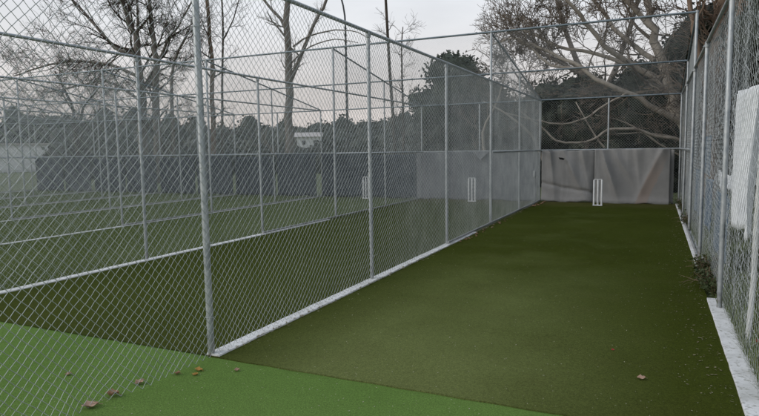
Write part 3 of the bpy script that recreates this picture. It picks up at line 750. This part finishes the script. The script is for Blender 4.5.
# evergreens
evergreen(-12.3, 38, 7.9, 3.3, 'rounded dark evergreen tree rising between the fences, against the sky', 37, 26000, (.09, .19), nb=80, z0=.14)
evergreen(-9.2, 34, 5.6, 3.0, 'lower dark evergreen just right of the rounded one', 32, 9000, (.08, .17), z0=.12)
dk = 'dark evergreen shrubs filling the gap behind the back fence'
sp = [(-8.8, 29, 4.2, 2.2), (-6.2, 28, 4.2, 2.4), (-4.2, 26.5, 4.3, 2.3), (-2.3, 25.6, 4.3, 2.3), (-.4, 25.2, 5.0, 2.3), (1.5, 25.0, 6.6, 2.5), (3.2, 25, 8.2, 2.8), (-3.1, 29.5, 5.0, 2.6)]
sl_ = ['dark evergreen shrub behind the pale grey screens, left of the others', 'dark evergreen shrub seen above the second lane screens', 'dark evergreen shrub above the left edge of the open lane screens',
       'dark evergreen shrub above the left grey screen of the open lane', 'dark evergreen shrub above the right grey screen of the open lane', 'tall dark evergreen behind the pale limb at the right corner',
       'tallest dark evergreen, behind the brown trunk at the right', 'dark evergreen further back behind the open lane']
for i, (x, y, h, r) in enumerate(sp): evergreen(x, y, h, r, sl_[i], 40+i, 12000, (.06, .13), 'dark_leaf', 30, .1, dk, 'evergreen_shrub')
rt = [(4.2, 15.5, 8.2, 2.7), (4.6, 11.0, 8.0, 2.8), (3.8, 19.4, 8.2, 2.3), (4.9, 6.2, 7.6, 2.8)]
rl = ['dark leafy tree behind the middle of the right fence', 'dark leafy tree behind the blue sheets', 'tall dark tree beside the far end of the right fence', 'dark leafy tree behind the white sheet, nearest the camera']
for i, (x, y, h, r) in enumerate(rt): evergreen(x, y, h, r, rl[i], 60+i, 16000, (.06, .13), 'dark_leaf', 34, .06, 'dark trees right of the nets', 'leafy_tree')

# far wooded hill: crowns nobody could count
bl = []
R = random.Random(5)
for k in range(560):
    a = R.uniform(.22, 1.25); r = R.uniform(95, 190); x, y = -r*math.sin(a), r*math.cos(a); s = R.uniform(1.5, 3.0)*(r/130)
    bl.append((x, y, hz(x, y)+s*.75+R.uniform(0, 1.5), s, s, s*(R.uniform(.7, 1.1) if k % 6 else R.uniform(1.3, 2.0))))
V, F = leaf_quads(blob_pts(bl, 70000, .7), .22, .6); c_ = core(bl, .85); V = np.concatenate([V, np.array(c_.v)]); F = np.concatenate([F, np.array(c_.f)+len(V)-len(c_.v)])
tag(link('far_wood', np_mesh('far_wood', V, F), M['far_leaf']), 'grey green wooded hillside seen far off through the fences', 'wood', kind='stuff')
# nearer scrub belt behind the navy screens
bl = []
for k in range(190):
    a = R.uniform(.30, .925); r = R.uniform(44, 62); x, y = -r*math.sin(a), r*math.cos(a); s = R.uniform(.7, 1.2)
    bl.append((x, y, s*.7+R.uniform(0, .5), s, s, s*R.uniform(.8, 1.2)))
V, F = leaf_quads(blob_pts(bl, 45000, .6), .10, .24); c_ = core(bl, .8); V = np.concatenate([V, np.array(c_.v)]); F = np.concatenate([F, np.array(c_.f)+len(V)-len(c_.v)])
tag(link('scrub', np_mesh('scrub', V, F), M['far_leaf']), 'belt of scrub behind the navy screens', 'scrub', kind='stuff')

# ------------------------------------------------------------------ far buildings
def house(x, y, w, d, h, rh, rz, label, roof='roof'):
    z = hz(x, y)+.0; t = thing('house', label, 'house', (x, y, z), rz)
    MB().box((0, 0, h/2-1), (w, d, h+2)).build('wall', M['white_wall'], t, smooth=False)
    m = MB(); o = .4; m.v = [(-w/2-o, -d/2-o, h), (w/2+o, -d/2-o, h), (w/2+o, d/2+o, h), (-w/2-o, d/2+o, h), (-w/2-o, 0, h+rh), (w/2+o, 0, h+rh)]
    m.f = [(0, 1, 5, 4), (2, 3, 4, 5), (0, 4, 3), (1, 2, 5), (3, 2, 1, 0)]; m.build('roof', M[roof], t, smooth=False)
    for k in range(2):
        MB().box((-w/2+w*(k+.6)/2, -d/2-.02, h*.5), (w/8, .08, h*.35)).build('window', M['window'], t, smooth=False)
    return t
def at(az, r): a = math.radians(az); return -r*math.sin(a), r*math.cos(a)
x, y = at(31.5, 92); house(x, y, 3.4, 3, 1.7, .7, .5, 'pale roofed white house on the hillside between the third and second fences').location.z = 2.1
t = thing('white_shed', 'long white panelled shed on the grass at the far left', 'shed', (-60.0, 38.4, 0), .95)
MB().box((0, 0, 1.35), (9, 3.2, 2.7)).build('wall', M['white_wall'], t, smooth=False)
for k in range(4): MB().box((-3.3+k*2.2, -1.63, 1.3), (1.9, .05, 2.2)).build('panel', M['white_plastic'], t, smooth=False)
MB().box((0, 0, 2.78), (9.4, 3.6, .14)).build('roof', M['roof'], t, smooth=False)

# ------------------------------------------------------------------ grass and weeds on the right
def blades(name, n, xf, yf, h0, h1, w, mat, label, lean=.5, z=-.02):
    x, y = xf(n), yf(n); h = NR.uniform(h0, h1, n); a = NR.uniform(0, 2*PI, n); l = NR.uniform(0, lean, n)*h
    dx, dy = np.cos(a), np.sin(a); sx, sy = -dy*w/2, dx*w/2
    P0 = np.stack([x-sx, y-sy, np.full(n, z)], -1); P1 = np.stack([x+sx, y+sy, np.full(n, z)], -1)
    m1 = np.stack([x+dx*l*.35+sx*.8, y+dy*l*.35+sy*.8, z+h*.6], -1); m0 = np.stack([x+dx*l*.35-sx*.8, y+dy*l*.35-sy*.8, z+h*.6], -1)
    t0 = np.stack([x+dx*l-sx*.1, y+dy*l-sy*.1, z+h], -1); t1 = np.stack([x+dx*l+sx*.1, y+dy*l+sy*.1, z+h], -1)
    V = np.stack([P0, P1, m1, m0, t1, t0], 1).reshape(-1, 3); b_ = (np.arange(n)*6)[:, None]
    F = np.concatenate([b_+np.array([0, 1, 2, 3]), b_+np.array([3, 2, 4, 5])])
    return tag(link(name, np_mesh(name, V, F), M[mat]), label, 'grass', kind='stuff')
blades('grass', 52000, lambda n: .67+NR.power(.6, n)*3.5, lambda n: NR.uniform(4.2, 19, n), .05, .20, .007, 'grass_blade', 'rough grass growing outside the right fence', .8)
blades('grass', 1500, lambda n: .70+NR.normal(0, .05, n), lambda n: NR.uniform(6.6, 18, n), .05, .22, .007, 'grass_blade', 'grass tufts pushing up along the right strip', .8)
def weed(x, y, w, d, h, label, seed, n=380):
    t = thing('weed_clump', label, 'weeds', (x, y, 0)); R = random.Random(seed); st = MB(); pts = []
    for k in range(n//7):
        a = R.uniform(0, 2*PI); q = R.uniform(0, 1)**.6; bx, by = q*w*.6*math.cos(a), q*d*.6*math.sin(a); hh = h*R.uniform(.4, 1)*(1-.4*q)
        ln = R.uniform(.1, .45)*hh+.05; pl = [Vector((bx, by, 0)), Vector((bx+math.cos(a)*ln*.4, by+math.sin(a)*ln*.4, hh*.6)), Vector((bx+math.cos(a)*ln, by+math.sin(a)*ln, hh))]
        st.tube(pl, [.004, .003, .0015], 4, cap=False)
        for j in range(16):
            f = R.uniform(.15, 1); p = pl[0].lerp(pl[2], f); pts.append(p+Vector((R.gauss(0, .025), R.gauss(0, .025), R.gauss(0, .02))))
    for k in range(12):
        a = R.uniform(PI*.6, PI*1.5); ln = R.uniform(.12, .34); zz = R.uniform(.03, .16)
        st.tube([(0, (R.random()-.5)*d, zz), (math.cos(a)*ln*.5, (R.random()-.5)*d, zz+.03), (math.cos(a)*ln-w*.2, (R.random()-.5)*d, zz-.01)], [.003, .0025, .001], 4, cap=False)
    st.build('stem', M['dry_twig'], t)
    V, F = leaf_quads(np.array([tuple(p) for p in pts]), .010, .028, asp=.45); link('foliage', np_mesh('foliage', V, F), M['weed_leaf'], t)
weed(.63, 7.7, .13, .7, .26, 'bushy weeds and dry stalks overgrowing the gap in the right white strip', 3, 900)
weed(.64, 8.5, .12, .4, .34, 'taller green weeds behind the dry stalks at the right fence', 4, 500)
weed(.66, 13.6, .12, .5, .35, 'green weeds by the far right post', 5, 300)
weed(.66, 16.6, .12, .6, .45, 'weeds at the far right corner of the lane', 6, 300)

# ------------------------------------------------------------------ world, sun, camera
w = bpy.data.worlds.new('World'); sc.world = w; w.use_nodes = True; nt = w.node_tree; nt.nodes.clear()
N = nt.nodes.new; Lk = nt.links.new
SUN_EL, SUN_ROT = math.radians(30), math.radians(-125)
sky = N('ShaderNodeTexSky'); sky.sky_type = 'NISHITA'; sky.sun_disc = False; sky.sun_elevation = SUN_EL; sky.sun_rotation = SUN_ROT; sky.air_density = 1; sky.dust_density = 2
tc = N('ShaderNodeTexCoord'); sp_ = N('ShaderNodeSeparateXYZ'); Lk(tc.outputs['Generated'], sp_.inputs[0])
rp = N('ShaderNodeValToRGB'); e = rp.color_ramp.elements
for _ in range(3): e.new(.5)
for i, (p, c_) in enumerate([(.0, (.73, .645, .615)), (.10, (.72, .67, .65)), (.2, (.70, .705, .72)), (.42, (.62, .67, .74)), (1, (.50, .57, .68))]):
    e[i].position = p; e[i].color = (*c_, 1)
Lk(sp_.outputs[2], rp.inputs[0])
mp = N('ShaderNodeMapping'); mp.inputs['Scale'].default_value = (1.2, 1.2, 4.5); Lk(tc.outputs['Generated'], mp.inputs[0])
ns = N('ShaderNodeTexNoise'); ns.inputs['Scale'].default_value = 2.4; ns.inputs['Detail'].default_value = 6; Lk(mp.outputs[0], ns.inputs['Vector'])
mr = N('ShaderNodeMapRange'); Lk(ns.outputs['Fac'], mr.inputs[0]); mr.inputs[1].default_value = .3; mr.inputs[2].default_value = .7; mr.inputs[3].default_value = 8.3; mr.inputs[4].default_value = 10.8
vm = N('ShaderNodeVectorMath'); vm.operation = 'SCALE'; Lk(rp.outputs[0], vm.inputs[0]); Lk(mr.outputs[0], vm.inputs['Scale'])
mx = N('ShaderNodeMix'); mx.data_type = 'RGBA'; mx.inputs[0].default_value = .88; Lk(sky.outputs[0], mx.inputs[6]); Lk(vm.outputs[0], mx.inputs[7])
bg = N('ShaderNodeBackground'); bg.inputs['Strength'].default_value = .1; Lk(mx.outputs[2], bg.inputs[0])
ow = N('ShaderNodeOutputWorld'); Lk(bg.outputs[0], ow.inputs[0])

sd = bpy.data.lights.new('sun', 'SUN'); sd.energy = 1.0; sd.angle = math.radians(25); sd.color = (1, .95, .9)
so = bpy.data.objects.new('sun', sd); C.objects.link(so)
az = SUN_ROT; dirv = Vector((math.sin(az)*math.cos(SUN_EL), math.cos(az)*math.cos(SUN_EL), math.sin(SUN_EL)))
so.rotation_euler = dirv.to_track_quat('Z', 'Y').to_euler()

cd = bpy.data.cameras.new('camera'); co = bpy.data.objects.new('camera', cd); C.objects.link(co); sc.camera = co
yaw, pit, rol = math.radians(24.87), math.radians(5.52), math.radians(-.86)
fw = Vector((-math.sin(yaw)*math.cos(pit), math.cos(yaw)*math.cos(pit), -math.sin(pit))); rt_ = Vector((math.cos(yaw), math.sin(yaw), 0)); up = rt_.cross(fw)
r2 = math.cos(rol)*rt_ + math.sin(rol)*up; u2 = -math.sin(rol)*rt_ + math.cos(rol)*up
co.matrix_world = Matrix(((r2.x, u2.x, -fw.x, 0), (r2.y, u2.y, -fw.y, 0), (r2.z, u2.z, -fw.z, 1.62), (0, 0, 0, 1)))
cd.sensor_width = 36; cd.lens = 595.8/759*36; cd.clip_end = 3000; cd.clip_start = .05
sc.view_settings.view_transform = 'Standard'; sc.view_settings.look = 'None'; sc.view_settings.exposure = .38; sc.view_settings.gamma = 1
sc.view_settings.use_curve_mapping = False
